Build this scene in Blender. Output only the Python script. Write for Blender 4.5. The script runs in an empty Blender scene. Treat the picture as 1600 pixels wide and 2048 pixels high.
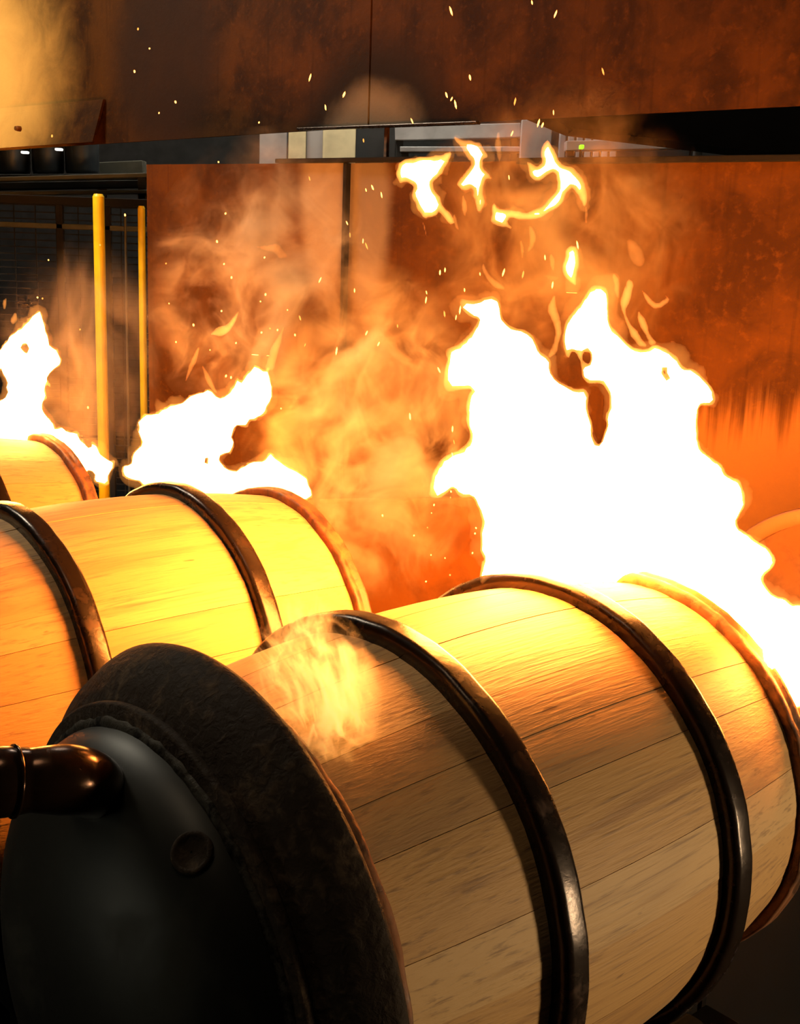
import bpy, bmesh, math, random
import numpy as np
from mathutils import Vector, Matrix

random.seed(7); rng = np.random.default_rng(11)
SC = bpy.context.scene
COL = SC.collection

# ------------------------------------------------------------------ camera
CH = 1.65                                   # camera height above the floor
F, TH, RO = 2334.0, 0.2182, 0.0356          # focal length in pixels of a 1600x2048 frame, pitch, roll
r0 = Vector((1, 0, 0)); u0 = Vector((0, math.sin(TH), math.cos(TH))); fw = Vector((0, math.cos(TH), -math.sin(TH)))
RT = r0 * math.cos(RO) + u0 * math.sin(RO); UP = -r0 * math.sin(RO) + u0 * math.cos(RO)
cam = bpy.data.cameras.new('camera'); camo = bpy.data.objects.new('camera', cam); COL.objects.link(camo)
camo.matrix_world = Matrix(((RT.x, UP.x, -fw.x, 0), (RT.y, UP.y, -fw.y, 0), (RT.z, UP.z, -fw.z, CH), (0, 0, 0, 1)))
cam.sensor_fit = 'VERTICAL'; cam.sensor_height = 36; cam.sensor_width = 36 * 1600 / 2048
cam.lens = F / 2048 * 36; cam.clip_start = .05; cam.clip_end = 100
SC.camera = camo

# ------------------------------------------------------------------ world, lamps, exposure
w = bpy.data.worlds.new('world'); SC.world = w; w.use_nodes = True
w.node_tree.nodes['Background'].inputs[0].default_value = (.9, .75, .6, 1)
w.node_tree.nodes['Background'].inputs[1].default_value = .006
SC.view_settings.view_transform = 'Standard'; SC.view_settings.look = 'None'
SC.view_settings.exposure = 0; SC.view_settings.gamma = 1; SC.view_settings.use_curve_mapping = False
cy = SC.cycles
cy.transparent_max_bounces = 24; cy.volume_bounces = 0; cy.max_bounces = 5; cy.diffuse_bounces = 2
cy.volume_step_rate = .6; cy.volume_max_steps = 64; cy.sample_clamp_indirect = 6
cy.use_denoising = True; cy.use_light_tree = False; cy.use_adaptive_sampling = True; cy.adaptive_threshold = .07; cy.adaptive_min_samples = 12

def lamp(name, loc, target, size, energy, col):
    l = bpy.data.lights.new(name, 'AREA'); l.shape = 'DISK'; l.size = size; l.energy = energy; l.color = col
    o = bpy.data.objects.new(name, l); COL.objects.link(o); o.location = loc
    o.rotation_euler = (Vector(target) - Vector(loc)).to_track_quat('-Z', 'Y').to_euler()
    return o
lamp('unseen_lamp', (3.0, .75, .72), (.2, 1.4, .8), .35, 46, (1, .74, .43))          # work lamp of the hall to the right
lamp('unseen_lamp', (-2.7, .3, .8), (-.35, 1.1, .75), .7, 3.2, (1, .95, .72))         # unseen lamp added low at the left to brighten the dished head
lamp('unseen_lamp', (-.7, .9, 3.3), (-.3, 1.2, 1.1), .6, 5, (1, .76, .5))            # high-bay lamp overhead
lamp('unseen_lamp', (-.6, 6.2, 4.6), (-.4, 7.2, 1.5), 1.2, 150, (1, .93, .8))          # far hall behind the steel wall

lamp('unseen_lamp', (-2.4, 3.5, 3.6), (-1.2, 4.9, 1.3), .8, 90, (1, .9, .7))           # hall lamp over the posts at the left

# ------------------------------------------------------------------ helpers
def ray(px, py):
    x, y = px - 800, py - 1024
    return RT * (x / F) - UP * (y / F) + fw
def at(px, py, Y):                          # the point at ground distance Y seen at that place of the photograph
    d = ray(px, py); k = Y / d.y
    return Vector((d.x * k, Y, CH + d.z * k))
def onplane(px, py, n, c):                  # the point on the upright plane n.(x,y)=c
    d = ray(px, py); k = c / (n[0] * d.x + n[1] * d.y)
    return Vector((d.x * k, d.y * k, CH + d.z * k))
def tag(o, label, cat, group=None, kind=None):
    if label: o['label'] = label
    if cat: o['category'] = cat
    if group: o['group'] = group
    if kind: o['kind'] = kind
    return o
def empty(name, loc=(0, 0, 0), rz=0):
    o = bpy.data.objects.new(name, None); o.empty_display_size = .05; COL.objects.link(o)
    o.location = loc; o.rotation_euler = (0, 0, rz); return o
def mesh_obj(name, v, f, mat, parent=None, smooth=False):
    m = bpy.data.meshes.new(name); m.from_pydata([tuple(map(float, p)) for p in v], [], f); m.update()
    if smooth: m.shade_smooth()
    if mat: m.materials.append(mat)
    o = bpy.data.objects.new(name, m); COL.objects.link(o)
    if parent: o.parent = parent
    return o
def fix(o):
    bm = bmesh.new(); bm.from_mesh(o.data); bmesh.ops.recalc_face_normals(bm, faces=bm.faces); bm.to_mesh(o.data); bm.free(); return o
def box(name, c, s, mat, parent=None, bevel=.004, rot=None):
    bm = bmesh.new(); bmesh.ops.create_cube(bm, size=1)
    for v in bm.verts: v.co = Vector((v.co.x * s[0], v.co.y * s[1], v.co.z * s[2]))
    if bevel: bmesh.ops.bevel(bm, geom=bm.edges[:], offset=min(bevel, min(s) * .45), segments=2, profile=.5, affect='EDGES')
    if rot is not None: bmesh.ops.transform(bm, matrix=rot, verts=bm.verts)
    bmesh.ops.translate(bm, verts=bm.verts, vec=Vector(c))
    m = bpy.data.meshes.new(name); bm.to_mesh(m); bm.free(); m.materials.append(mat)
    o = bpy.data.objects.new(name, m); COL.objects.link(o)
    if parent: o.parent = parent
    return o
def prism(name, pts_bottom_top, thick_vec, mat, parent=None):
    """a plate: outline points (3D, in one plane) pushed along thick_vec"""
    n = len(pts_bottom_top); v = [Vector(p) for p in pts_bottom_top] + [Vector(p) + Vector(thick_vec) for p in pts_bottom_top]
    f = [tuple(range(n)), tuple(range(2 * n - 1, n - 1, -1))] + [(i, i + n, (i + 1) % n + n, (i + 1) % n) for i in range(n)]
    return fix(mesh_obj(name, v, f, mat, parent))
def lathe(name, prof, mat, parent=None, seg=96, closed=False, smooth=True, jitter=None):
    """revolve (t, r) profile about local X"""
    v, f = [], []; n = len(prof)
    for i in range(seg):
        a = 2 * math.pi * i / seg
        for k, (t, r) in enumerate(prof):
            if jitter: t, r = jitter(t, r, a, k)
            v.append((t, r * math.cos(a), r * math.sin(a)))
    for i in range(seg):
        j = (i + 1) % seg
        for k in range(n if closed else n - 1):
            l = (k + 1) % n
            f.append((i * n + k, i * n + l, j * n + l, j * n + k))
    o = fix(mesh_obj(name, v, f, mat, parent, smooth))
    return o
def tube(name, pts, rad, mat, parent=None, seg=16, cap=True):
    pts = [Vector(p) for p in pts]; v, f = [], []; n = len(pts)
    rad = rad if isinstance(rad, (list, tuple)) else [rad] * n
    up = Vector((0, 0, 1))
    for i, p in enumerate(pts):
        d = (pts[min(i + 1, n - 1)] - pts[max(i - 1, 0)]).normalized()
        if abs(d.dot(up)) > .97: up = Vector((0, 1, 0))
        e = d.cross(up).normalized(); g = e.cross(d)
        up = g
        for k in range(seg):
            a = 2 * math.pi * k / seg; v.append(p + (e * math.cos(a) + g * math.sin(a)) * rad[i])
    for i in range(n - 1):
        for k in range(seg):
            l = (k + 1) % seg; f.append((i * seg + k, i * seg + l, (i + 1) * seg + l, (i + 1) * seg + k))
    if cap: f += [tuple(range(seg - 1, -1, -1)), tuple(range((n - 1) * seg, n * seg))]
    return mesh_obj(name, v, f, mat, parent, True)

# ------------------------------------------------------------------ materials
def new_mat(name):
    m = bpy.data.materials.new(name); m.use_nodes = True; nt = m.node_tree; nt.nodes.clear()
    out = nt.nodes.new('ShaderNodeOutputMaterial'); return m, nt, out
class N:
    def __init__(s, nt): s.nt = nt
    def __call__(s, t, ins=None, **kw):
        n = s.nt.nodes.new('ShaderNode' + t)
        for k, v in kw.items(): setattr(n, k, v)
        for k, v in (ins or {}).items():
            if isinstance(v, bpy.types.NodeSocket): s.nt.links.new(v, n.inputs[k])
            else: n.inputs[k].default_value = v
        return n
    def math(s, op, a, b=0., clamp=False):
        n = s('Math', {0: a, 1: b}, operation=op); n.use_clamp = clamp; return n.outputs[0]
    def mix(s, f, a, b):
        n = s('Mix', data_type='RGBA')
        for k, v in ((0, f), (6, a), (7, b)):
            if isinstance(v, bpy.types.NodeSocket): s.nt.links.new(v, n.inputs[k])
            else: n.inputs[k].default_value = v if k == 0 else (*v, 1)
        return n.outputs[2]
    def ramp(s, f, a, b):
        n = s('MapRange', {'Value': f, 'From Min': a, 'From Max': b}); n.interpolation_type = 'SMOOTHSTEP'; return n.outputs[0]
    def noise(s, vec, scale, detail=4, dist=0., rough=.5):
        return s('TexNoise', {'Vector': vec, 'Scale': scale, 'Detail': detail, 'Distortion': dist, 'Roughness': rough}).outputs['Fac']
    def mapped(s, vec, scale, loc=(0, 0, 0)):
        return s('Mapping', {'Vector': vec, 'Scale': scale, 'Location': loc}).outputs[0]
def wood_mat():
    m, nt, out = new_mat('oak'); g = N(nt)
    co = g('TexCoord').outputs['Object']; rnd = g('ObjectInfo').outputs['Random']
    off = g('CombineXYZ', {0: g.math('MULTIPLY', rnd, 37.), 1: g.math('MULTIPLY', rnd, 11.)}).outputs[0]
    v = g('VectorMath', {0: co, 1: off}, operation='ADD').outputs[0]
    fine = g.noise(g.mapped(v, (5, 190, 190)), 1, 5, .3, .6)
    mid = g.noise(g.mapped(v, (2.2, 34, 34)), 1, 4, .8)
    broad = g.noise(g.mapped(v, (2.6, 7, 7)), 1, 3, .4)
    c = g.mix(rnd, (.62, .365, .145), (.52, .285, .105))
    r2 = g.math('FRACT', g.math('MULTIPLY', rnd, 7.31))
    c = g.mix(g.math('MULTIPLY', g.ramp(r2, .62, .95), .45), c, (.36, .20, .095))
    c = g.mix(g.math('MULTIPLY', g.ramp(r2, .3, .05), .7), c, (.70, .46, .22))
    c = g.mix(g.math('MULTIPLY', g.ramp(mid, .5, .72), .55), c, (.33, .17, .075))
    c = g.mix(g.math('MULTIPLY', g.ramp(fine, .5, .72), .75), c, (.27, .155, .08))
    c = g.mix(g.math('MULTIPLY', g.ramp(broad, .52, .72), .4), c, (.38, .235, .12))
    spot = g.noise(g.mapped(v, (14, 60, 60)), 1, 2)
    c = g.mix(g.math('MULTIPLY', g.ramp(spot, .74, .8), .7), c, (.16, .08, .04))
    saw = g.noise(g.mapped(v, (26, 320, 320)), 1, 3)
    h = g.math('ADD', g.math('MULTIPLY', fine, .6), g.math('MULTIPLY', saw, .5))
    b = g('Bump', {'Height': h, 'Strength': .5, 'Distance': .003}).outputs[0]
    p = g('BsdfPrincipled', {'Base Color': c, 'Roughness': .55, 'Specular IOR Level': .25, 'Normal': b})
    nt.links.new(p.outputs[0], out.inputs[0]); return m
def metal_mat(name, base, rust, amt, rough, metallic, scale=30, streak=None, bump=.3, clean=None):
    m, nt, out = new_mat(name); g = N(nt)
    co = g('TexCoord').outputs['Object']
    n1 = g.noise(co, scale, 6, .4, .6); n2 = g.noise(co, scale * .22, 4, .6)
    f = g.ramp(g.math('ADD', g.math('MULTIPLY', n1, .5), g.math('MULTIPLY', n2, .5)), amt, amt + .16)
    c = g.mix(f, base, rust)
    if streak:
        s = g.noise(g.mapped(co, (26, 26, 1.1)), 1, 5, .2, .6)
        c = g.mix(g.math('MULTIPLY', g.ramp(s, .5, .74), .8), c, streak)
    b = g('Bump', {'Height': n1, 'Strength': bump, 'Distance': .004}).outputs[0]
    ro = g.math('ADD', g.math('MULTIPLY', f, .25), rough)
    p = g('BsdfPrincipled', {'Base Color': c, 'Roughness': ro, 'Metallic': metallic, 'Specular IOR Level': .12 if rough >= .55 else .5, 'Normal': b})
    nt.links.new(p.outputs[0], out.inputs[0]); return m
def plain(name, col, rough=.6, metallic=0., emit=None):
    m, nt, out = new_mat(name); g = N(nt)
    n = g.noise(g('TexCoord').outputs['Object'], 9, 5, .3)
    c = g.mix(g.ramp(n, .35, .75), col, tuple(x * .72 for x in col))
    p = g('BsdfPrincipled', {'Base Color': c, 'Roughness': rough, 'Metallic': metallic, 'Specular IOR Level': .15 if rough > .9 else .4})
    if emit: p.inputs['Emission Color'].default_value = (*emit[:3], 1); p.inputs['Emission Strength'].default_value = emit[3]
    nt.links.new(p.outputs[0], out.inputs[0]); return m
def patch_mat(name, base, dark, patches, pale=None):
    """rusty sooted plate in wall coordinates (x along, z up); patches: (cx, cz, rx, rz, colour, amount) stains, bare steel, painted light and shade"""
    m, nt, out = new_mat(name); g = N(nt)
    co = g('TexCoord').outputs['Object']
    x, y, z = g('SeparateXYZ', {0: co}).outputs
    n1 = g.noise(co, 5, 6, .5, .6); n2 = g.noise(co, 42, 5, .2, .65); s = g.noise(g.mapped(co, (30, 1, 1.3)), 1, 5, .2, .6)
    c = g.mix(g.ramp(n1, .36, .66), base, dark)
    c = g.mix(g.math('MULTIPLY', g.ramp(n2, .5, .8), .6), c, tuple(min(1, k * 1.7) for k in base))
    c = g.mix(g.math('MULTIPLY', g.ramp(s, .52, .72), .45), c, tuple(k * .5 for k in dark))
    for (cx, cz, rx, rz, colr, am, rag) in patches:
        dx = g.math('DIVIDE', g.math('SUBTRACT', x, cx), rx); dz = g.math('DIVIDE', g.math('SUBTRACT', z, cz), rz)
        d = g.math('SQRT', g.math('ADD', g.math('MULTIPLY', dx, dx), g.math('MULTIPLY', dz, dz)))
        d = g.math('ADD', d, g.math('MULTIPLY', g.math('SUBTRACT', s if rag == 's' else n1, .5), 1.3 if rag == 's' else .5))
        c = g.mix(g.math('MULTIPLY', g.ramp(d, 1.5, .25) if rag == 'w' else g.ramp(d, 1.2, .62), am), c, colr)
    b = g('Bump', {'Height': n2, 'Strength': .25, 'Distance': .004}).outputs[0]
    p = g('BsdfPrincipled', {'Base Color': c, 'Roughness': .7, 'Specular IOR Level': .08, 'Normal': b})
    nt.links.new(p.outputs[0], out.inputs[0]); return m
FIRE = (1.0, .33, .055)
def flame_mat(name, S):
    m, nt, out = new_mat(name); g = N(nt)
    e = g('Emission', {'Color': (*FIRE, 1), 'Strength': S}); nt.links.new(e.outputs[0], out.inputs['Volume'])
    m.cycles.homogeneous_volume = True; return m
def core_mat(name, S):
    m, nt, out = new_mat(name); g = N(nt)
    e = g('Emission', {'Color': (*FIRE, 1), 'Strength': S}); nt.links.new(e.outputs[0], out.inputs['Surface'])
    m.cycles.emission_sampling = 'FRONT'; return m
def smoke_mat(name, dens, scale, thr, col=(.95, .8, .62), stretch=(1, 1, .6), seed=0., absorb=.15, curl=.8, glow=0.):
    """thin wispy smoke inside a unit-ball domain; density fades to nothing at the domain's skin"""
    m, nt, out = new_mat(name); g = N(nt)
    co = g('TexCoord').outputs['Object']
    L = g('VectorMath', {0: co}, operation='LENGTH').outputs['Value']
    v = g.mapped(co, stretch, (seed, seed * .7, -seed))
    warp = g('TexNoise', {'Vector': v, 'Scale': scale * .55, 'Detail': 1.}).outputs['Color']
    wv = g('VectorMath', {0: warp, 1: (.5, .5, .5)}, operation='SUBTRACT').outputs[0]
    wv = g('VectorMath', {0: wv, 'Scale': curl}, operation='SCALE').outputs[0]
    v2 = g('VectorMath', {0: v, 1: wv}, operation='ADD').outputs[0]
    n = g.noise(v2, scale, 4, .5, .6)
    edge = g.ramp(g.math('ADD', L, g.math('MULTIPLY', g.math('SUBTRACT', n, .5), -.5)), 1., .35)
    d = g.math('MULTIPLY', g.math('MULTIPLY', g.ramp(n, thr, thr + .3), edge), dens)
    sc = g('VolumeScatter', {'Color': (*col, 1), 'Density': d, 'Anisotropy': .25})
    ab = g('VolumeAbsorption', {'Color': (.9, .55, .3, 1), 'Density': g.math('MULTIPLY', d, absorb)})
    ad = g('AddShader'); nt.links.new(sc.outputs[0], ad.inputs[0]); nt.links.new(ab.outputs[0], ad.inputs[1])
    last = ad.outputs[0]
    if glow:  # fire glow painted into the smoke as emission, beside the light it scatters
        e = g('Emission', {'Color': (1., .42, .075, 1), 'Strength': g.math('MULTIPLY', d, glow)})
        ad2 = g('AddShader'); nt.links.new(last, ad2.inputs[0]); nt.links.new(e.outputs[0], ad2.inputs[1]); last = ad2.outputs[0]
    nt.links.new(last, out.inputs['Volume']); return m

M = dict(
    wood=wood_mat(),
    hoop=metal_mat('hoop_steel', (.030, .018, .012), (.060, .027, .014), .52, .26, .55, 60, bump=.12),
    endhoop=metal_mat('rusty_hoop_steel', (.10, .045, .02), (.26, .10, .035), .42, .5, .3, 45, bump=.6),
    black=metal_mat('black_cap_steel', (.034, .023, .015), (.10, .068, .043), .5, .7, .0, 70, bump=1.),
    dome=metal_mat('dished_head_steel', (.016, .015, .011), (.03, .027, .018), .5, .46, .3, 9, bump=.08),
    weld=metal_mat('weld_scale', (.06, .052, .04), (.012, .01, .008), .44, .6, .3, 80, bump=1.),
    pipe=metal_mat('blued_pipe_steel', (.06, .03, .017), (.12, .05, .02), .55, .2, .8, 20, bump=.06),
    rust=metal_mat('rusted_plate', (.11, .034, .003), (.075, .022, .002), .45, .6, .15, 14, bump=.3),
    dish=metal_mat('scorched_dish_steel', (.10, .038, .010), (.06, .02, .005), .48, .5, .2, 16, bump=.2),
    dark=plain('sooty_machine_steel', (.004, .0033, .003), .92),
    roller=plain('roller_steel', (.03, .028, .025), .35, .7),
    shaft=metal_mat('worn_shaft_steel', (.12, .115, .09), (.07, .06, .045), .5, .38, .6, 12, bump=.1),
    concrete=plain('sooty_concrete', (.003, .0025, .002), .95),
    yellow=plain('yellow_paint', (.85, .60, .008), .45),
    hallgrey=plain('hall_grey', (.030, .029, .027), .95),
    halldark=plain('hall_black', (.005, .004, .004), .95),
    tank=plain('slate_tank', (.030, .036, .040), .4, .3),
    beam=plain('olive_beam', (.10, .095, .07), .5, .2),
    wire=plain('wire', (.022, .020, .018), .95),
    pale=plain('pale_board', (.62, .56, .34), .7),
    grey=plain('grey_board', (.30, .29, .28), .7),
    silver=plain('silver_duct', (.36, .36, .36), .4, .4),
    lampw=plain('lamp_glass', (.8, .8, .8), .4, 0, (1, .95, .85, 1.6)),
    green=plain('green_indicator', (.2, .5, .02), .4, 0, (.35, 1, .02, 1.2)),
    spark=core_mat('spark', 9.), ember=core_mat('ember', 2.2),
)

# ------------------------------------------------------------------ geometry of the row
PS = .7443
AX = Vector((math.cos(PS), math.sin(PS), 0))
P1 = Vector((.1044, 1.4973, CH - .7896)); P2 = Vector((-.5434, 2.0674, CH - .7896)); P3 = P2 + (P2 - P1)
TB, TEND, RB = .1657, .413, .328
def rbar(t): return RB - .229 * t * t

# ------------------------------------------------------------------ setting
fl = box('floor', (0, 5, -.05), (14, 16, .1), M['concrete'], bevel=0); fl['kind'] = 'structure'
wf = box('wall_far', (0, 10.2, 2.4), (14, .2, 4.8), M['hallgrey'], bevel=0); wf['kind'] = 'structure'
# wall of steel plates behind the fire
WA = math.radians(34); WN = (math.sin(WA), math.cos(WA)); WC = 2.72
wdir = Vector((WN[1], -WN[0], 0)); wnor = Vector((-WN[0], -WN[1], 0))
W0 = onplane(697, 1000, WN, WC); W0.z = 0
wall = empty('wall_back', W0, math.atan2(wdir.y, wdir.x)); wall['kind'] = 'structure'
def wl(px, py, n=WN, c=WC, o=W0, d=wdir):
    p = onplane(px, py, n, c); return ((p - o).dot(d), p.z)
bare = (.20, .15, .11)
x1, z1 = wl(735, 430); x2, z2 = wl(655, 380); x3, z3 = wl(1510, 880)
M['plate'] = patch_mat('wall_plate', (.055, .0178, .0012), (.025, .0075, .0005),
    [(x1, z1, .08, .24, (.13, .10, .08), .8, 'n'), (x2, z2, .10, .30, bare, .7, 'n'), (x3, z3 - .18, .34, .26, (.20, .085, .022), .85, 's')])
def wplate(name, pxa, pxb, pya, pyb, inset, th=.012):
    xa, za = wl(pxa, pya); xb, zb = wl(pxb, pyb)
    v = [(xa, inset, 0), (xb, inset, 0), (xb, inset, zb), (xa, inset, za)]
    return prism(name, v, (0, th, 0), M['plate'], wall)
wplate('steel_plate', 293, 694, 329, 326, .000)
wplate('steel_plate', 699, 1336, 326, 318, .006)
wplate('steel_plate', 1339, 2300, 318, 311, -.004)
# dark seam post and top rail
xs, zs = wl(696, 326)
box('seam_post', (xs, .0, zs / 2), (.012, .03, zs), M['halldark'], wall, .002)
xa, za = wl(575, 322); xb, zb = wl(1760, 313)
for k, (pa, pb, dz, hh) in enumerate(((560, 905, .0, .012), (1040, 2300, .0, .014))):
    xa, za = wl(pa, 323); xb, zb = wl(pb, 318 if pb < 1000 else 309)
    ang = math.atan2(zb - za, xb - xa)
    box('top_rail', ((xa + xb) / 2, -.008, (za + zb) / 2), (abs(xb - xa), .03, hh), M['halldark'], wall, .002, Matrix.Rotation(-ang, 4, 'Y'))
# hood fascia over the row of barrels
HA = math.radians(41); HN = (math.sin(HA), math.cos(HA)); HC = 2.62
hdir = Vector((HN[1], -HN[0], 0))
H0 = onplane(760, 240, HN, HC); H0z = H0.z; H0.z = 0
hood = empty('extraction_hood', H0, math.atan2(hdir.y, hdir.x))
tag(hood, 'rusty sooted steel extraction hood hanging over the burning barrels', 'hood')
def hl(px, py): return wl(px, py, HN, HC, H0, hdir)
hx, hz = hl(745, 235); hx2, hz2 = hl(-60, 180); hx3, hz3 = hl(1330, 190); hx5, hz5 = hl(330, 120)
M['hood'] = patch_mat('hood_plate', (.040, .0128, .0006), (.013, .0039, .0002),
    [(hx5, hz5, .30, .34, (.014, .006, .003), .85, 'n'), (hx, hz - .02, .30, .25, (.008, .004, .002), .97, 'n'), (hx, hz - .07, .20, .17, (.14, .105, .07), .95, 'n'),  # first patch is shade painted on the hood, then soot ring and bare steel
     (hx2, hz2, .58, .46, (.66, .35, .08), .98, 'w')])  # golden patch: glow of the left flame painted into the plate colour
def hplate(name, pxa, pxb, ya, yb, zt, inset, th=.01, mat=None):
    xa, za = hl(pxa, ya); xb, zb = hl(pxb, yb)
    return prism(name, [(xa, inset, za), (xb, inset, zb), (xb, inset, zt), (xa, inset, zt)], (0, th, 0), mat or M['hood'], hood)
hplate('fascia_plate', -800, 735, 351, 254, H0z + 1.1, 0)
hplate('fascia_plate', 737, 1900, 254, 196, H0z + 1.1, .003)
# folded skirt along the left section
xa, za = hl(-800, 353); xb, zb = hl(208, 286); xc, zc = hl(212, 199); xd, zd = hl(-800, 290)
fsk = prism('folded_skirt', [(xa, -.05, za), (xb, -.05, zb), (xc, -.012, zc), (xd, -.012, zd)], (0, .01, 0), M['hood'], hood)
for px_, py_ in ((38, 268), (97, 264)):
    x_, z_ = hl(px_, py_)
    o = lathe('rivet', [(-.046, .0005), (-.052, .008), (-.040, .010), (-.03, .010)], M['rust'], fsk, 12); o.rotation_euler = (0, 0, math.pi / 2); o.location = (x_, -.09, z_)
xa, za = hl(600, 259); xb, zb = hl(960, 246)
box('hood_lip', ((xa + xb) / 2, -.006, (za + zb) / 2), (xb - xa, .02, .008), M['hoop'], hood, .002, Matrix.Rotation(-math.atan2(zb - za, xb - xa), 4, 'Y'))
xa, za = hl(765, 252); xb, zb = hl(765, 325)
box('hanger_rod', (xa, .02, (za + zb) / 2), (.012, .012, za - zb + .05), M['endhoop'], hood, .002)

# low guard plate behind the front barrel
ga, gb = at(640, 1008, 2.62), at(1010, 998, 2.56)
gp = empty('guard_plate', ((ga.x + gb.x) / 2, (ga.y + gb.y) / 2, 0)); tag(gp, 'low rust-orange steel guard plate between the middle barrel and the big flame', 'guard plate')
gp_m = prism('plate', [(ga.x - gp.location.x, ga.y - gp.location.y, 0), (gb.x - gp.location.x, gb.y - gp.location.y, 0), (gb.x - gp.location.x, gb.y - gp.location.y, gb.z), (ga.x - gp.location.x, ga.y - gp.location.y, ga.z)], (0, .012, 0), M['rust'], gp)
d_ = (gb - ga); 
tube('top_rail', [ga - gp.location + Vector((0, .006, .004)), gb - gp.location + Vector((0, .006, .0))], .0065, M['rust'], gp, 10)

# ------------------------------------------------------------------ barrels
def stave_mesh(a0, a1, dr, nt=22, na=4, th=.027):
    v, f = [], []; gap = .0004
    def ring(t):
        R = rbar(t) + dr
        pts = []
        for k in range(na + 1):
            s = k / na; a = a0 + (a1 - a0) * s
            a += (gap / R) * (1 if k == 0 else -1 if k == na else 0)
            rr = R - (.0006 if k in (0, na) else 0)
            pts.append((t, rr * math.cos(a), rr * math.sin(a)))
        for k in (na, 0):
            a = a0 + (a1 - a0) * k / na + (gap / R) * (1 if k == 0 else -1)
            pts.append((t, (R - th) * math.cos(a), (R - th) * math.sin(a)))
        return pts
    m = na + 3
    for i in range(nt + 1): v += ring(-TEND + 2 * TEND * i / nt)
    for i in range(nt):
        for k in range(m): f.append((i * m + k, i * m + (k + 1) % m, (i + 1) * m + (k + 1) % m, (i + 1) * m + k))
    f += [tuple(range(m)), tuple(range((nt + 1) * m - 1, nt * m - 1, -1))]
    return v, f
def rounded(t0, t1, rin, rout, b=.008, groove=0.):
    """closed (t, r) section with rounded outer corners"""
    p = [(t0, rin), (t0, rout - b)]
    for k in range(1, 5): a = k / 5 * math.pi / 2; p.append((t0 + b - b * math.cos(a), rout - b + b * math.sin(a)))
    p.append((t0 + b, rout))
    if groove: tm = (t0 + t1) / 2; p += [(tm - .006, rout), (tm - .002, rout - groove), (tm + .002, rout - groove), (tm + .006, rout)]
    p.append((t1 - b, rout))
    for k in range(1, 5): a = k / 5 * math.pi / 2; p.append((t1 - b + b * math.sin(a), rout - b + b * math.cos(a)))
    p += [(t1, rout - b), (t1, rin)]
    return p
def barrel(P, turn, label, seed):
    rd = random.Random(seed)
    root = empty('oak_barrel', P, PS); tag(root, label, 'barrel', 'barrels being charred in a row')
    wd = []
    while sum(wd) < 2 * math.pi: wd.append(rd.uniform(.15, .36))
    s = 2 * math.pi / sum(wd); a = turn
    for x in wd:
        v, f = stave_mesh(a, a + x * s, rd.uniform(-.0006, .0006)); a += x * s
        o = mesh_obj('stave', v, f, M['wood'], root); fix(o)
        for pl in o.data.polygons: pl.use_smooth = True
        try: o.data.set_sharp_from_angle(angle=.5)
        except Exception: pass
    for sg in (-1, 1):
        tc = sg * TB; ri = rbar(abs(tc) - .02) + .0005
        wob = rd.uniform(0, 6)
        o = lathe('truss_hoop', rounded(tc - .020, tc + .020, ri - .004, .345, .010), M['hoop'], root, 128, True,
              jitter=lambda t, r, a, k: (t + .0008 * math.sin(9 * a + wob), r + (.0007 * math.sin(31 * a + wob) * math.sin(7 * a) if r > .335 else 0)))
        t0, t1 = (.380, .412) if sg > 0 else (-.412, -.380)
        nz = [rd.uniform(-1, 1) for _ in range(128)]
        lathe('end_hoop', rounded(t0, t1, .286, .311, .005, .003), M['endhoop'], root, 128, True,
              jitter=lambda t, r, a, k: (t + .0012 * math.sin(17 * a), r + (.0012 * nz[int(a / 2 / math.pi * 128) % 128] if r > .3 else 0)))
    return root
# turns are chosen so that staves meet where they do in the photograph
barrel(P1, .2, 'nearest pale oak barrel, clamped against the black steel cap', 3)
barrel(P2, .5, 'middle oak barrel glowing yellow behind the black cap, smoke at its far end', 5)
barrel(P3, .9, 'farthest oak barrel at the left edge, mostly hidden by the middle barrel', 9)

# roller cradles carrying the barrels
def cradle(P, label):
    root = empty('roller_cradle', (P.x, P.y, 0), PS); tag(root, label, 'cradle', 'dark steel cradles under the barrels')
    hz = P.z; ro = .05; D = .345 + ro
    for sg in (-1, 1):
        y, z = sg * D * math.sin(.7), hz - D * math.cos(.7)
        o = lathe('roller', [(-.23, .001), (-.23, ro - .004), (-.226, ro), (.226, ro), (.23, ro - .004), (.23, .001)], M['roller'], root, 32, smooth=False); o.location = (0, y, z)
        lathe('roller_axle', [(-.31, .001), (-.31, .014), (.31, .014), (.31, .001)], M['roller'], root, 16, smooth=False).location = (0, y, z)
        for st in (-.28, .28):
            box('leg', (st, y, z / 2), (.05, .06, z + .04), M['dark'], root)
        box('side_rail', (0, y, .12), (.6, .05, .06), M['dark'], root)
    box('shade_plate', (0, -.15, .25), (.8, .012, .5), M['dark'], root, .003)  # added plate, keeps the gap under the barrel dark
    for st in (-.28, .28): box('cross_beam', (st, 0, hz - .42), (.05, .62, .07), M['dark'], root)
cradle(P1, 'dark roller cradle under the nearest barrel, lost in black shadow')
cradle(P2, 'dark roller cradle carrying the middle barrel')
cradle(P3, 'dark roller cradle carrying the farthest barrel')

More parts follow.
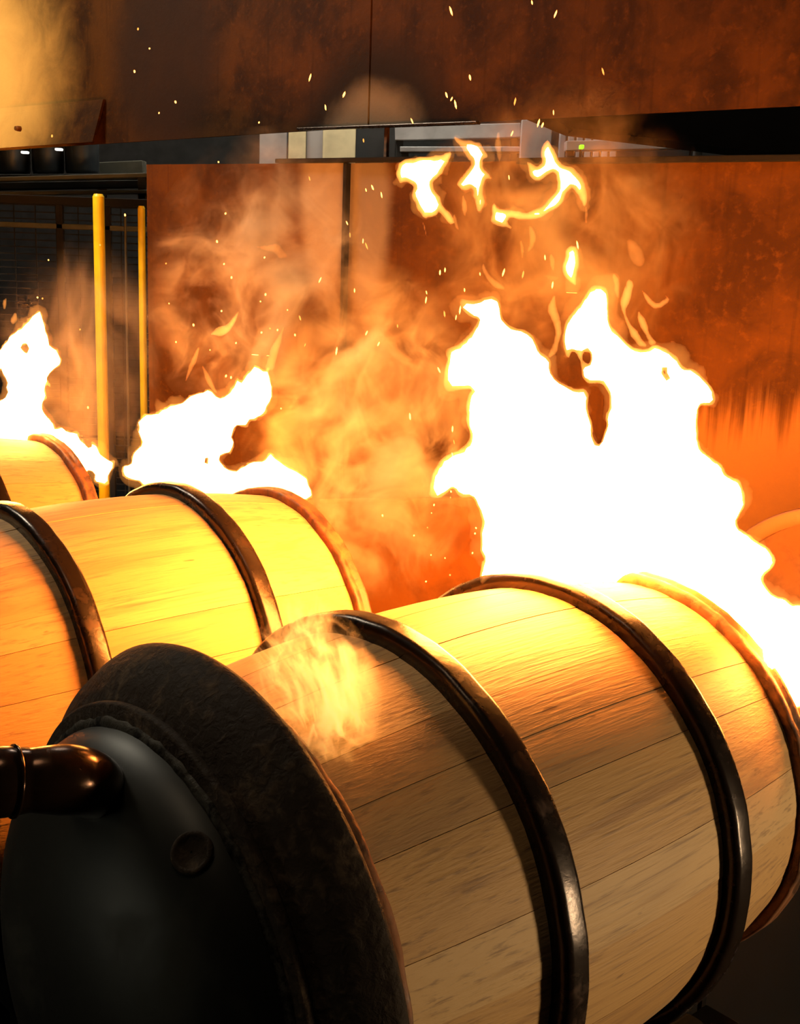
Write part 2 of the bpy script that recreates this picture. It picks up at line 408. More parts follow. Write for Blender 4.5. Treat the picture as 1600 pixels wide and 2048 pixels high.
# near clamping cap
cap = empty('clamping_cap', (P1 - AX * .415), PS); tag(cap, 'black steel clamping cap with stepped flange on the end of the nearest barrel', 'cap')
T0 = .415                                     # local t is measured from the barrel end
nzz = [random.uniform(-1, 1) for _ in range(200)]
lathe('skirt', [(-.002, .318), (-.007, .3535), (-.012, .3550), (-.020, .3520), (-.045, .337), (-.064, .313), (-.070, .298), (-.074, .292), (-.0815, .290), (-.0815, .27)], M['black'], cap, 128)
lathe('flange', [(-.074, .25), (-.074, .300), (-.077, .3025), (-.083, .3025), (-.086, .2995), (-.086, .25)], M['black'], cap, 128)
lathe('weld_bead', [(-.0855, .2855), (-.0885, .2848), (-.0905, .2805), (-.0915, .275), (-.090, .27)], M['weld'], cap, 160,
      jitter=lambda t, r, a, k: (t - .0014 * abs(nzz[int(a / 2 / math.pi * 160) % 160]), r + .0024 * nzz[int(a / 2 / math.pi * 160 + 40) % 160]))
dome = [(-.084, .277)]
for k in range(1, 15):
    b = k / 14 * math.pi / 2; dome.append((-.084 - .115 * math.sin(b), .277 * math.cos(b) ** .9 if k < 14 else .001))
lathe('dished_head', dome, M['dome'], cap, 128)
def local(o, p): return o.matrix_world.inverted() @ p if False else (Matrix.Rotation(-PS, 4, 'Z') @ (p - Vector(o.location)))
# small round port on the dished head
for q_ in range(600):
    pp = local(cap, at(385, 1705, .8 + q_ * .001)); rr_ = math.hypot(pp.y, pp.z)
    if rr_ < .276:
        b_ = math.acos(min(1, (rr_ / .277) ** (1 / .9))); tt_ = -.084 - .115 * math.sin(b_)
        if pp.x >= tt_: break
sl_ = rr_ / .277 ** 2 * .115 / max(.2, math.sin(b_)); nrm = Vector((-1, pp.y / rr_ * sl_, pp.z / rr_ * sl_)).normalized()
po = lathe('port_cover', [(-.006, .021), (.002, .021), (.003, .0195), (.003, .016), (.002, .0155), (.0022, .001)], M['black'], cap, 32)
po.location = (tt_, pp.y, pp.z); po.rotation_euler = nrm.to_track_quat('X', 'Z').to_euler()
# blued elbow pipe in front of the head
pts, rads = [], []
for px_, py_, Y_, r_ in ((-420, 1600, .98, .034), (-180, 1578, 1.00, .034), (-30, 1566, 1.03, .034), (10, 1563, 1.035, .034), (30, 1562, 1.04, .033), (62, 1560, 1.045, .031), (95, 1559, 1.05, .033), (125, 1559, 1.058, .0345), (150, 1561, 1.068, .0345), (172, 1566, 1.085, .034), (186, 1573, 1.105, .033), (194, 1582, 1.135, .032), (198, 1590, 1.18, .031)):
    pts.append(local(cap, at(px_, py_, Y_))); rads.append(r_)
def resample(P, R, k=5):
    op, orr = [], []
    for i in range(len(P) - 1):
        p0, p1, p2, p3 = P[max(i - 1, 0)], P[i], P[i + 1], P[min(i + 2, len(P) - 1)]
        for j in range(k):
            t = j / k
            op.append(.5 * ((2 * p1) + (p2 - p0) * t + (2 * p0 - 5 * p1 + 4 * p2 - p3) * t * t + (3 * p1 - p0 - 3 * p2 + p3) * t ** 3)); orr.append(R[i] * (1 - t) + R[i + 1] * t)
    return op + [P[-1]], orr + [R[-1]]
pts, rads = resample(pts, rads)
ep = tube('elbow_pipe', pts, rads, M['pipe'], cap, 40)
tube('pipe_collar', [local(cap, at(24, 1562.5, 1.0375)), local(cap, at(30, 1562.2, 1.039))], .0355, M['pipe'], ep, 40)

# far dish cap at the right edge
fc = empty('dish_cap', P1 + AX * 1.06, PS); tag(fc, 'scorched orange dish cap with pale rim behind the big flame at the right edge', 'cap')
lathe('rim', rounded(-.012, .03, .305, .338, .006), M['dish'], fc, 96, True)
lathe('dish', [(.0, .325), (.012, .306), (.06, .27), (.10, .2), (.125, .1), (.13, .07), (.16, .06)], M['dish'], fc, 96)
lathe('push_shaft', [(.12, .001), (.12, .05), (.24, .05), (.24, .001)], M['roller'], fc, 32)
box('pedestal', (.22, 0, -(P1.z) / 2 + .05), (.12, .2, P1.z + .1), M['dark'], fc, .01)

mb = empty('dark_blocker', (P1 + AX * .72).xy.to_3d(), PS); tag(mb, 'added black box hiding the firelit floor below the end of the nearest barrel', 'blocker')  # box added to keep this corner black, screening the firelit floor
box('blocker_body', (.0, .21, .34), (.56, .70, .68), M['dark'], mb, .01)
box('blocker_lip', (0, -.135, .69), (.56, .02, .03), M['dark'], mb, .004); box('blocker_base', (0, .21, .03), (.6, .76, .06), M['dark'], mb, .004)

# ------------------------------------------------------------------ hall behind, at the left
def post(px, Y, wpx, top, label, mat, name='guard_post', cat='post', bottom=0.):
    p = at(px, 600, Y); t = at(px, top, Y); r = wpx / F * Y / 2
    o = lathe(name, [(0, .001), (0, r * 2.2), (.012, r * 2.2), (.012, r), (t.z - .01, r), (t.z, r * .75), (t.z, .001)] if name == 'guard_post' else [(0, .001), (0, r), (t.z, r), (t.z, .001)], mat, None, 20, smooth=False)
    o.rotation_euler = (0, -math.pi / 2, 0); o.location = (p.x, Y, 0)
    return tag(o, label, cat)
post(201, 4.6, 22, 388, 'taller thick yellow guard post left of the steel wall', M['yellow'])
post(285, 4.9, 14, 412, 'thinner yellow guard post at the edge of the steel wall', M['yellow'])
post(253, 5.0, 5, 430, 'thin grey conduit pole between the two yellow posts', M['beam'], 'conduit_pole', 'pole')
a_ = at(-60, 395, 5.6); b_ = at(430, 395, 5.6)
mp = empty('wire_mesh_panel', ((a_.x + b_.x) / 2, 5.6, 0)); tag(mp, 'dark wire mesh fence panel behind the yellow posts', 'fence')
W_, H_ = b_.x - a_.x, a_.z
vv, ff = [], []
def bar(v, f, c, s):
    n = len(v)
    for dx in (-1, 1):
        for dy in (-1, 1):
            for dz in (-1, 1): v.append((c[0] + dx * s[0] / 2, c[1] + dy * s[1] / 2, c[2] + dz * s[2] / 2))
    f += [tuple(n + k for k in q) for q in ((0, 1, 3, 2), (4, 6, 7, 5), (0, 4, 5, 1), (2, 3, 7, 6), (0, 2, 6, 4), (1, 5, 7, 3))]
k = 0
for i in range(int(H_ / .032)): bar(vv, ff, (0, 0, .05 + i * .032), (W_, .005, .005))
for i in range(int(W_ / .1)): bar(vv, ff, (-W_ / 2 + i * .1, .005, H_ / 2), (.005, .005, H_))
mo = mesh_obj('mesh_wires', vv, ff, M['wire'], mp); mo['kind'] = 'stuff'
for sx in (-1, -.27, .12, 1): box('frame_upright', (sx * W_ / 2, 0, H_ / 2), (.035, .03, H_), M['wire'], mp)
box('frame_rail', (0, 0, H_), (W_, .035, .04), M['wire'], mp); box('frame_rail', (0, 0, at(100, 452, 5.6).z), (W_, .03, .025), M['beam'], mp)
# dark rack of tanks above the fence
def hbeam(name, pxa, ya, pxb, yb, Y, hpx, mat, label, cat, dep=.1, legs=True):
    A, B = at(pxa, ya, Y), at(pxb, yb, Y); c = (A + B) / 2
    root = empty(name, (c.x, Y, 0)); hh = hpx / F * Y
    box('rail' if 'beam' in name or 'shelf' in name else 'pipe_body', (0, 0, c.z), ((B - A).length, dep, hh), mat, root, .004, Matrix.Rotation(-math.atan2(B.z - A.z, B.x - A.x), 4, 'Y'))
    if legs:
        for q in (-.46, .46):
            z_ = c.z + q * (B.z - A.z) - hh * .3; box('upright', (q * (B.x - A.x), 0, z_ / 2), (.04, min(dep, .05), z_), M['hallgrey'], root)
    return tag(root, label, cat)
hbeam('steel_beam', -60, 361, 300, 351, 5.9, 8, M['beam'], 'upper thin olive steel beam under the dark tanks', 'beam')
hbeam('steel_beam', -60, 374, 300, 368, 6.05, 14, M['hallgrey'], 'dark deep beam between the two thin olive beams', 'beam')
hbeam('steel_beam', -60, 388, 300, 384, 5.9, 7, M['beam'], 'lower thin olive steel beam above the wire fence', 'beam')
for k, (pa, pb) in enumerate(((-8, 60), (66, 128), (132, 198))):
    A, B = at(pa, 348, 6.3), at(pb, 348, 6.3); top = at(pa, 240, 6.3).z; R = (B.x - A.x) / 2
    o = lathe('storage_tank', [(0, .001), (0, R * .92), (.02, R), (top - A.z - .03, R), (top - A.z, R * .9), (top - A.z, .001)], M['tank'], None, 40)
    o.rotation_euler = (0, -math.pi / 2, 0); o.location = ((A.x + B.x) / 2, 6.3, A.z)
    tag(o, ['slate grey tank at the left edge below the golden hood', 'second slate grey tank from the left edge below the hood', 'slate grey tank nearest the steel wall below the hood'][k], 'tank', 'tanks in the dark hall')
sh = hbeam('tank_shelf', -60, 357, 300, 354, 6.3, 5, M['hallgrey'], 'dark shelf carrying the row of slate tanks', 'shelf', .4)
for k, (px_, py_, lb) in enumerate(((50, 305, 'small white hall lamp under the left hood edge, left of two'), (118, 299, 'small white hall lamp under the hood edge, right of two'))):
    p = at(px_, py_, 6.05); o = box('hall_lamp_strip', (0, 0, 0), (.035, .03, .012), M['lampw']); o.location = p; tag(o, lb, 'lamp')
hbeam('pipe_bundle', 200, 340, 290, 336, 6.6, 26, M['beam'], 'pale cluttered pipe run beside the tanks', 'pipe')
# things seen through the slot between hood and steel wall
def board(name, pxa, pxb, ya, yb, Y, mat, label, cat, dep=.05):
    A, B = at(pxa, ya, Y), at(pxb, yb, Y); zt = max(A.z, B.z); o = box(name, (0, 0, zt / 2), (abs(B.x - A.x), dep, zt), mat, None, .004); o.location = ((A.x + B.x) / 2, Y, 0)
    return tag(o, label, cat)
board('wall_board', 520, 574, 262, 326, 6.9, M['grey'], 'light grey board seen in the slot left of the cream board', 'board')
cb = empty('folded_board', (at(644, 340, 6.8).x, 6.8, 0)); tag(cb, 'cream folded board seen through the slot under the hood', 'board')
for pa, pb, q in ((577, 612, 0), (612, 646, .04), (646, 711, 0)):
    A, B = at(pa, 236, 6.8), at(pb, 340, 6.8); box('panel', ((A.x + B.x) / 2 - cb.location.x, q, A.z / 2), (B.x - A.x - .004, .03, A.z), M['pale'] if q == 0 else M['grey'], cb)
board('wall_board', 714, 790, 240, 330, 7.1, M['hallgrey'], 'dark grey board right of the cream board', 'board')
hbeam('duct', 790, 268, 1040, 262, 6.9, 26, M['grey'], 'grey duct in the slot behind the floating flames', 'duct')
hbeam('duct', 800, 300, 1060, 300, 6.8, 10, M['silver'], 'thin silver duct low in the slot behind the floating flames', 'duct')
board('wall_board', 1043, 1100, 240, 312, 6.7, M['silver'], 'pale silver board in the slot above the curled flame', 'board')
for k in range(7):
    xx = 1120 + k * 17
    board('slat', xx, xx + 9, 255 + k, 306, 6.9, M['silver'] if k % 2 == 0 else M['grey'], ['first', 'second', 'third', 'fourth', 'fifth', 'sixth', 'seventh'][k] + ' pale upright slat from the left right of the silver board', 'slat')
hbeam('duct', 1130, 293, 1400, 288, 6.6, 18, M['silver'], 'long silver duct tapering into the dark right of the slot', 'duct')
hbeam('duct', 1390, 296, 1540, 304, 6.4, 8, M['silver'], 'thin silver pipe end at the dark right of the slot', 'duct')
A = [at(1010, 200, 5.2), at(1720, 200, 5.2), at(1720, 306, 5.2), at(1520, 303, 5.2), at(1330, 279, 5.2), at(1150, 258, 5.2)]
ds = prism('dark_canopy', A, (0, .3, 0), M['halldark']); tag(ds, 'black sloping canopy in the slot at the right under the hood', 'canopy')
gi = empty('indicator_light', (at(1163, 294, 6.45).x, 6.45, 0)); tag(gi, 'tiny green indicator light in the slot under the hood', 'light')
zi = at(1163, 294, 6.45).z; box('stand', (0, .03, zi / 2), (.012, .012, zi), M['halldark'], gi, .002); box('lens', (0, 0, zi), (.022, .05, .02), M['green'], gi, .004)

# ------------------------------------------------------------------ fire
def vnoise(p, seed):                         # smooth value noise on (n,2) points
    r_ = np.random.default_rng(seed); T = r_.random((64, 64)) * 2 - 1
    i = np.floor(p).astype(int); fz = p - i; fz = fz * fz * (3 - 2 * fz); i0 = i % 64; i1 = (i + 1) % 64
    a = T[i0[:, 0], i0[:, 1]]; b = T[i1[:, 0], i0[:, 1]]; c = T[i0[:, 0], i1[:, 1]]; d = T[i1[:, 0], i1[:, 1]]
    return (a * (1 - fz[:, 0]) + b * fz[:, 0]) * (1 - fz[:, 1]) + (c * (1 - fz[:, 0]) + d * fz[:, 0]) * fz[:, 1]
def fbm(p, seed, oct=4):
    s = 0; a = 1.; 
    for k in range(oct): s = s + a * vnoise(p * 2 ** k + k * 7.3, seed + k); a *= .5
    return s
def sdist(P, poly):                          # signed distance, positive inside
    A = np.array(poly); B = np.roll(A, -1, 0); D = B - A; L = (D ** 2).sum(1) + 1e-12
    best = np.full(len(P), 1e9); ins = np.zeros(len(P), bool)
    for a, b, d, l in zip(A, B, D, L):
        t = np.clip(((P - a) @ d) / l, 0, 1); best = np.minimum(best, ((P - a - t[:, None] * d) ** 2).sum(1))
        c = ((a[1] > P[:, 1]) != (b[1] > P[:, 1])); xi = a[0] + (P[:, 1] - a[1]) * d[0] / (d[1] if d[1] else 1e-12); ins ^= c & (P[:, 0] < xi)
    return np.where(ins, 1, -1) * np.sqrt(best)
def chaikin(p, n=1):
    for _ in range(n):
        q = []
        for i in range(len(p)):
            a, b = np.array(p[i]), np.array(p[(i + 1) % len(p)]); q += [a * .8 + b * .2, a * .2 + b * .8]
        p = q
    return [tuple(x) for x in p]
def inflate(name, polys, holes, h, R, Tm, mat, parent, inset=0., rag=.004, ragscale=28, sway=.03, seed=1, fat=1., lean=(0., 1., 0.)):
    """a closed body of gas: an outline in the flame's own upright plane, swollen to depth Tm, its mid-sheet swaying"""
    allp = np.concatenate([np.array(p) for p in polys]); lo = allp.min(0) - 3 * h; hi = allp.max(0) + 3 * h
    nx, nz = [int(math.ceil(v)) + 1 for v in (hi - lo) / h]
    gx, gz = np.meshgrid(lo[0] + np.arange(nx) * h, lo[1] + np.arange(nz) * h, indexing='ij'); P = np.stack([gx.ravel(), gz.ravel()], 1)
    d = np.max([sdist(P, p) for p in polys], 0)
    for p in holes: d = np.minimum(d, -sdist(P, p))
    d = d + rag * fbm(P * ragscale, seed) - inset
    y0 = sway * fbm(P * 4.5, seed + 31, 3); tk = Tm * np.clip(1 + .45 * fbm(P * 9, seed + 57, 4), .35, 1.6)
    def thick(dd, tk): q = np.clip(dd / R, 0, 1); return tk * np.sqrt(1 - (1 - q) ** 2) * fat
    D = d.reshape(nx, nz)
    V, Fc = [], []; gid = {}; eid = {}
    th_ = thick(d, tk)
    def gv(i, j):
        if (i, j) not in gid:
            k = i * nz + j; gid[(i, j)] = (len(V), len(V) + 1)
            V.append((P[k, 0], y0[k] - th_[k], P[k, 1])); V.append((P[k, 0], y0[k] + th_[k], P[k, 1]))
        return gid[(i, j)]
    def ev(a, b):
        key = (a, b) if a < b else (b, a)
        if key not in eid:
            ka, kb = a[0] * nz + a[1], b[0] * nz + b[1]; t = d[ka] / (d[ka] - d[kb]); t = min(max(t, .02), .98)
            x, z = P[ka] * (1 - t) + P[kb] * t; y = y0[ka] * (1 - t) + y0[kb] * t
            eid[key] = len(V); V.append((x, y, z))
        return eid[key]
    pos = D > 0; anyc = pos[:-1, :-1] | pos[1:, :-1] | pos[:-1, 1:] | pos[1:, 1:]
    for i, j in zip(*np.nonzero(anyc)):
        c = [(i, j), (i + 1, j), (i + 1, j + 1), (i, j + 1)]; fr, bk = [], []
        for q in range(4):
            a, b = c[q], c[(q + 1) % 4]; pa, pb = pos[a], pos[b]
            if pa: u = gv(*a); fr.append(u[0]); bk.append(u[1])
            if pa != pb: e = ev(a, b); fr.append(e); bk.append(e)
        if len(fr) > 2: Fc.append(tuple(fr)); Fc.append(tuple(reversed(bk)))
    V = [(x + y * lean[0], y * lean[1], z + y * lean[2]) for x, y, z in V]
    return mesh_obj(name, V, Fc, mat, parent, True)
def topoly(px, loc, ang, c):
    """photo outline -> coordinates (along, up) in the upright plane through loc turned by ang"""
    d = Vector((math.cos(ang), math.sin(ang), 0)); n = (-math.sin(ang), math.cos(ang)); cc = n[0] * loc.x + n[1] * loc.y
    out = []
    for x, y in px:
        p = onplane(x, y, n, cc); out.append(((p - loc).dot(d), p.z - loc.z))
    return out
def flame(label, px_polys, base_px, Y, ang=-.4, holes=(), h=.005, R=.09, T=.10, S=90., core=None, core_in=.014, seed=1, rag=.004, sway=.03, smooth=1, ragscale=28):
    loc = at(base_px[0], base_px[1], Y)
    P = [chaikin(topoly(p, loc, ang, 0), smooth) for p in px_polys]; Hh = [chaikin(topoly(p, loc, ang, 0), smooth) for p in holes]
    ln = Matrix.Rotation(-ang, 4, 'Z') @ (loc - Vector((0, 0, CH))).normalized()          # the body swells along the draught through the row
    o = inflate('flame', P, Hh, h, R, T, flame_mat('flame_gas', S), None, 0, rag, ragscale, sway, seed, lean=ln)
    o.location = loc; o.rotation_euler = (0, 0, ang); tag(o, label, 'flame')
    if core:
        big = core > 25 and T > .05
        inflate('orange_fringe', P, Hh, h, R, .010 if big else .005, flame_mat('orange_gas', 34.), o, -.007 if big else -.004, .016 if big else .010, 17 if big else 30, sway * .4, seed + 3, lean=ln)
        c = inflate('white_hot_core', P, Hh, h * 2, R, T * .8, core_mat('white_hot_gas', core), o, core_in, rag, ragscale, sway, seed, lean=ln)
    return o
MAIN = [(960,1180),(962,1125),(972,1120),(962,1100),(965,1050),(955,1010),(945,997),(917,997),(905,977),(880,997),(865,995),(865,980),(870,950),(895,920),(932,900),(945,882),(932,855),(935,800),(945,782),(920,778),(890,788),(892,740),(900,727),(892,712),(925,695),(945,665),(960,635),(935,630),(922,605),(950,605),(985,587),(1000,600),(1005,635),(1025,655),(1060,667),(1077,700),(1100,720),(1105,745),(1130,770),(1150,782),(1175,780),(1175,820),(1185,865),(1200,895),(1210,860),(1210,830),(1225,810),(1217,780),(1200,757),(1170,757),(1162,725),(1145,690),(1135,720),(1122,680),(1125,645),(1145,622),(1160,605),(1172,575),(1185,562),(1217,562),(1220,580),(1217,645),(1240,660),(1265,690),(1290,695),(1310,685),(1335,700),(1355,720),(1367,742),(1385,745),(1420,775),(1432,800),(1430,812),(1397,808),(1395,860),(1407,905),(1445,935),(1450,945),(1475,960),(1490,990),(1490,1015),(1470,1050),(1505,1072),(1530,1090),(1545,1115),(1540,1140),(1520,1157),(1535,1180),(1565,1200),(1640,1230),(1680,1330),(1640,1405),(1580,1415),(1545,1400),(1527,1360),(1518,1320),(1480,1330),(1440,1275),(1370,1215),(1280,1185),(1180,1175),(1080,1170),(1000,1170)]
flame('huge white-hot flame roaring up from the far end of the nearest barrel', [MAIN], (1200, 1150), 1.83, .42,
      [[(1166,695),(1180,690),(1184,712),(1178,728),(1168,722)], [(1322,738),(1336,736),(1330,745),(1340,760),(1332,762)]], h=.0045, R=.10, T=.14, S=24, core=115, core_in=.004, seed=4, rag=.0035)
RIGHT = [(1522,1300),(1528,1270),(1545,1240),(1560,1215),(1600,1205),(1680,1220),(1740,1290),(1740,1370),(1680,1408),(1600,1414),(1575,1418),(1548,1402),(1530,1365)]
flame('white flame curling out at the right edge around the end hoop of the nearest barrel', [RIGHT], (1620, 1310), 1.66, .5,
      [[(1545,1305),(1560,1290),(1572,1296),(1556,1312)], [(1565,1335),(1572,1330),(1570,1342)]], h=.0045, R=.06, T=.06, S=24, core=150, core_in=.004, seed=6, rag=.003)
MID = [(255,955),(240,945),(240,930),(262,925),(262,910),(275,890),(283,880),(272,865),(275,845),(290,832),(315,828),(318,815),(340,812),(370,800),(395,785),(415,777),(435,790),(460,795),(465,775),(475,755),(480,770),(490,745),(500,732),(510,727),(525,738),(540,725),(545,745),(550,775),(545,810),(530,825),(510,840),(490,850),(475,860),(468,880),(462,905),(450,910),(440,918),(445,935),(460,940),(470,935),(490,925),(515,920),(530,918),(540,905),(552,915),(565,930),(580,935),(595,930),(605,945),(615,965),(626,990),(600,1000),(570,1010),(500,1020),(400,1010),(330,990),(270,965)]
flame('white-hot flame with ragged right tongue above the middle barrel', [MID], (400, 950), 2.62, -.4,
      [[(408,918),(415,913),(412,924)]], h=.0055, R=.09, T=.10, S=24, core=30, core_in=.004, seed=9, rag=.007, ragscale=40)
LEFT = [(-120,980),(-120,700),(-40,690),(0,700),(10,685),(25,665),(35,650),(55,640),(70,620),(78,615),(88,625),(90,650),(102,680),(100,687),(118,700),(122,720),(115,735),(102,742),(95,755),(105,768),(95,780),(92,795),(85,805),(88,820),(100,835),(115,855),(150,862),(160,870),(155,875),(175,880),(190,885),(200,900),(215,915),(235,920),(230,940),(222,955),(215,975),(200,970),(190,960),(185,945),(175,938),(150,960),(120,985),(60,985),(0,985)]
flame('white-hot flame standing at the left edge above the farthest barrel', [LEFT], (80, 930), 3.02, -.4,
      [[(-120,735),(2,735),(16,760),(12,790),(0,805),(-120,820)], [(45,693),(55,690),(52,700)], [(168,872),(185,888),(180,896),(166,884)]], h=.006, R=.09, T=.11, S=24, core=75, core_in=.004, seed=14, rag=.008, ragscale=40)
# floating flames
flame('floating flame, leftmost and brightest of those below the hood', [[(790,345),(800,325),(830,312),(880,312),(905,302),(895,330),(880,355),(865,368),(878,388),(888,412),(912,445),(900,450),(880,422),(870,430),(850,438),(835,420),(822,395),(832,370),(815,365),(800,372),(792,360)]], (850, 380), 2.25, -.4, h=.0035, R=.02, T=.022, S=60, core=40, core_in=.008, seed=21, rag=.003, ragscale=45, sway=.02)
flame('floating flame drifting in the middle just below the hood', [[(905,272),(925,280),(945,278),(965,285),(975,305),(985,320),(968,320),(965,335),(975,345),(985,360),(970,355),(965,375),(968,405),(958,425),(950,400),(945,375),(925,385),(912,370),(920,355),(935,345),(945,325),(930,305),(915,290)]], (950, 340), 2.3, -.4, h=.003, R=.02, T=.016, S=60, core=40, core_in=.008, seed=23, rag=.003, ragscale=45, sway=.02)
flame('floating hook-shaped flame curling under the hood at the right', [[(1097,275),(1110,300),(1120,325),(1145,335),(1160,350),(1172,375),(1175,400),(1168,415),(1160,395),(1145,375),(1135,385),(1125,405),(1110,420),(1085,435),(1060,442),(1040,440),(1020,435),(1015,445),(1025,460),(1010,455),(990,450),(980,440),(985,405),(995,415),(1020,420),(1055,425),(1085,412),(1105,390),(1115,370),(1110,345),(1090,355),(1075,362),(1060,355),(1055,340),(1050,320),(1065,325),(1075,335),(1085,325),(1080,300)]], (1100, 380), 2.3, -.4, h=.003, R=.02, T=.016, S=60, core=40, core_in=.008, seed=25, rag=.002, ragscale=45, sway=.02)
flame('small upright flame lick above the peak of the huge flame', [[(1130,500),(1140,490),(1155,492),(1160,520),(1152,550),(1156,577),(1145,570),(1130,555),(1122,535),(1130,515)]], (1142, 540), 2.1, -.4, h=.003, R=.02, T=.018, S=60, core=40, core_in=.008, seed=27, rag=.002, sway=.01)
flame('faint twisted flame lick highest at the right of the huge flame', [[(1253,478),(1275,488),(1290,515),(1284,534),(1265,524),(1258,500)]], (1270, 505), 2.1, -.4, h=.003, R=.02, T=.008, S=40, seed=28, rag=.003, sway=.01)
flame('twin flame tongues trailing off the right shoulder of the huge flame', [[(1240,595),(1255,555),(1270,565),(1262,600),(1252,625),(1264,650),(1282,675),(1294,692),(1278,692),(1262,668),(1248,640),(1238,612)], [(1276,618),(1290,640),(1300,665),(1314,688),(1300,692),(1288,665),(1273,640)], [(1278,572),(1300,595),(1315,608),(1335,596),(1326,588),(1342,600),(1312,620),(1293,607)]], (1270, 640), 2.1, -.4, h=.0028, R=.015, T=.012, S=55, seed=30, rag=.002, ragscale=40, sway=.01)
flame('slender flame tongue in the cleft of the huge flame', [[(1092,618),(1110,585),(1112,612),(1122,640),(1122,672),(1112,706),(1096,716),(1108,690),(1112,664),(1104,640)]], (1108, 660), 2.08, -.4, h=.0028, R=.012, T=.010, S=60, seed=33, rag=.002, sway=.01)
flame('thin curled orange wisp left above the huge flame', [[(965,520),(973,540),(986,556),(1006,571),(1012,580),(992,577),(974,561),(964,540)]], (985, 550), 2.1, -.4, h=.0025, R=.01, T=.006, S=60, seed=35, rag=.001, sway=.006)
flame('arched orange flame ribbons above the middle barrel', [[(368,762),(380,722),(400,688),(394,720),(382,745),(373,766)], [(403,728),(416,745),(431,775),(437,790),(425,784),(410,760)]], (400, 740), 2.62, -.4, h=.003, R=.012, T=.008, S=60, seed=37, rag=.002, sway=.01)
flame('forked flame lick high above the middle barrel', [[(418,670),(435,655),(455,650),(470,630),(479,620),(472,645),(456,668),(440,677),(430,673)]], (450, 650), 2.62, -.4, h=.003, R=.014, T=.014, S=60, seed=39, rag=.003, sway=.01)
flame('tall orange flame tip at the right end of the middle flame', [[(528,742),(540,705),(560,662),(570,648),(562,685),(552,715),(548,740)]], (545, 710), 2.62, -.4, h=.003, R=.015, T=.009, S=42, seed=41, rag=.003, sway=.01)
flame('orange flame licks left above the farthest barrel', [[(4,602),(15,592),(13,612),(8,622)], [(18,640),(32,622),(36,640),(26,652)]], (15, 620), 3.0, -.4, h=.004, R=.015, T=.008, S=45, seed=43, rag=.002, sway=.01)
flame('pale wisp of flame over the smoke left of the wall seam', [[(505,492),(530,490),(556,486),(562,500),(578,512),(560,520),(552,505),(525,502)]], (540, 500), 2.6, -.4, h=.004, R=.02, T=.009, S=30, seed=45, rag=.005, sway=.01)

WSP = [[(842,440),(852,452),(856,478),(850,470),(846,455)], [(905,420),(914,440),(918,462),(910,452)], [(1040,470),(1050,500),(1046,520),(1040,500)], [(1058,445),(1072,470),(1068,495),(1052,508),(1060,480)], [(990,288),(998,250),(1003,300),(1000,330),(994,310)], [(1100,500),(1110,520),(1106,545),(1100,525)], [(1225,545),(1240,560),(1238,600),(1230,590)], [(1170,405),(1178,425),(1172,450),(1168,430)], [(925,385),(935,410),(930,440),(922,415)], [(1075,545),(1100,550),(1125,556),(1100,562)]]
for k, wp in enumerate(WSP):
    o = flame('thin orange flame wisp drifting between the hood and the huge flame', [wp], wp[0], 2.15 + .04 * k, -.3, h=.003, R=.01, T=.006, S=42, seed=60 + k, rag=.002, ragscale=50, sway=.006)
    o['group'] = 'thin wisps of flame under the hood'

# ------------------------------------------------------------------ smoke
def smoke(label, pxc, Y, rx_px, rz_px, depth, mat, rot=0.):
    c = at(pxc[0], pxc[1], Y); bm = bmesh.new(); bmesh.ops.create_icosphere(bm, subdivisions=3, radius=1)
    m = bpy.data.meshes.new('smoke_plume'); bm.to_mesh(m); bm.free(); m.materials.append(mat); m.shade_smooth()
    o = bpy.data.objects.new('smoke_plume', m); COL.objects.link(o); o.location = c
    o.scale = (rx_px / F * Y, depth, rz_px / F * Y); o.rotation_euler = (0, rot, 0)
    return tag(o, label, 'smoke')
smoke('tan smoke cloud rising in front of the steel wall left of the seam', (520, 560), 2.95, 230, 300, .25, smoke_mat('tan_smoke', 13., 2.5, .47, (.95, .70, .48), (1, 1, 1.2), 3.1, .1), .25)
smoke('bright orange smoke billowing between the middle and huge flames', (735, 880), 2.45, 260, 370, .25, smoke_mat('orange_smoke', 15., 2.7, .43, (.97, .68, .38), (1, 1, 1.35), 7.7, .1, .9, .035), .0)
smoke('small curling smoke leaking over the nearest barrel by the black cap', (635, 1420), 1.19, 155, 270, .055, smoke_mat('leak_smoke', 170., 3.3, .48, (.97, .8, .6), (1, 1, .8), 12.3, .1, 1.1, .9), -.25)
smoke('thin orange smoke veil behind the floating flames', (1120, 470), 2.5, 300, 300, .2, smoke_mat('veil_smoke', 9., 3.0, .44, (.97, .56, .25), (1, 1, .8), 21.9, .1), .0)
smoke('faint brown smoke drifting before the wire fence', (170, 740), 3.4, 190, 260, .25, smoke_mat('brown_smoke', 3., 2.4, .42, (.9, .72, .55), (1, 1, .7), 31., .1), .0)

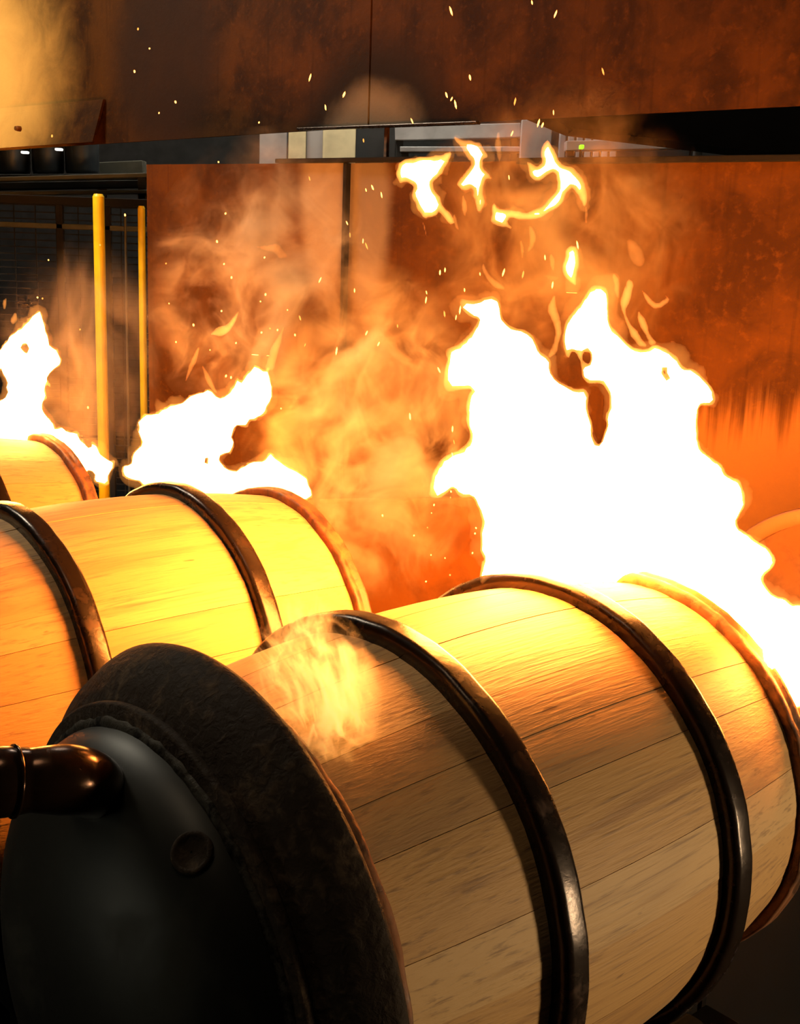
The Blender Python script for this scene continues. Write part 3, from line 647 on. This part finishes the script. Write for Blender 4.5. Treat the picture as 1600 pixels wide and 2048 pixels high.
# ------------------------------------------------------------------ sparks
SPK = [(276,58),(299,97),(269,143),(351,204),(318,226),(104,272),(437,324),(451,427),(434,483),(97,520),(332,527),(448,528),(463,555),(338,607),(443,622),(85,597),(75,595),(352,684),(176,815),(472,686),(160,659),(387,650),(902,22),(1064,5),(1111,28),(1206,143),(688,189),(620,155),(651,215),(824,242),(727,281),(903,198),(940,155),(893,190),(911,209),(1030,203),(1107,225),(1077,246),(1085,250),(1024,267),(619,357),(732,380),(763,390),(694,446),(726,482),(733,492),(518,245),(529,515),(531,589),(521,603),(600,636),(673,702),(709,581),(757,688),(733,666),(795,652),(890,540),(929,580),(853,585),(852,600),(889,628),(912,635),(920,620),(880,545),(1007,545),(1046,549),(960,548),(1105,570),(878,740),(905,858),(908,884),(905,910),(820,833),(868,1010),(863,1026),(855,1055),(828,1071),(862,1110),(890,1116),(852,1163),(900,1150),(950,1067),(952,1056),(945,1106),(902,983),(901,995),(736,1203),(765,1031),(590,670),(555,660),(540,657),(523,665),(562,817),(452,752),(462,755),(700,470),(745,375),(1018,355),(1155,490),(1090,515),(610,690),(640,560),(575,620),(420,700),(250,430),(200,490)]
def spark_mesh(k):
    bm = bmesh.new(); bmesh.ops.create_icosphere(bm, subdivisions=1, radius=1); m = bpy.data.meshes.new('spark'); bm.to_mesh(m); bm.free(); m.materials.append(M['spark'] if k else M['ember']); return m
SM = [spark_mesh(0), spark_mesh(1)]
for i, (x, y) in enumerate(SPK):
    Y = random.uniform(1.7, 2.6) if x > 600 else random.uniform(2.1, 2.7)
    if y > 1000: Y = 2.3
    o = bpy.data.objects.new('spark', SM[0 if (i % 5 == 0) else 1]); COL.objects.link(o); o.location = at(x, y, Y)
    r = random.uniform(1.1, 2.0) / F * Y; el = random.uniform(1.0, 1.6) if x < 600 or y > 950 else random.uniform(2.6, 5.)
    o.scale = (r, r, r * el); o.rotation_euler = (0, random.uniform(-.5, .4), 0)
    tag(o, 'tiny glowing spark drifting in the smoke and dark', 'spark', 'sparks thrown up by the fire')
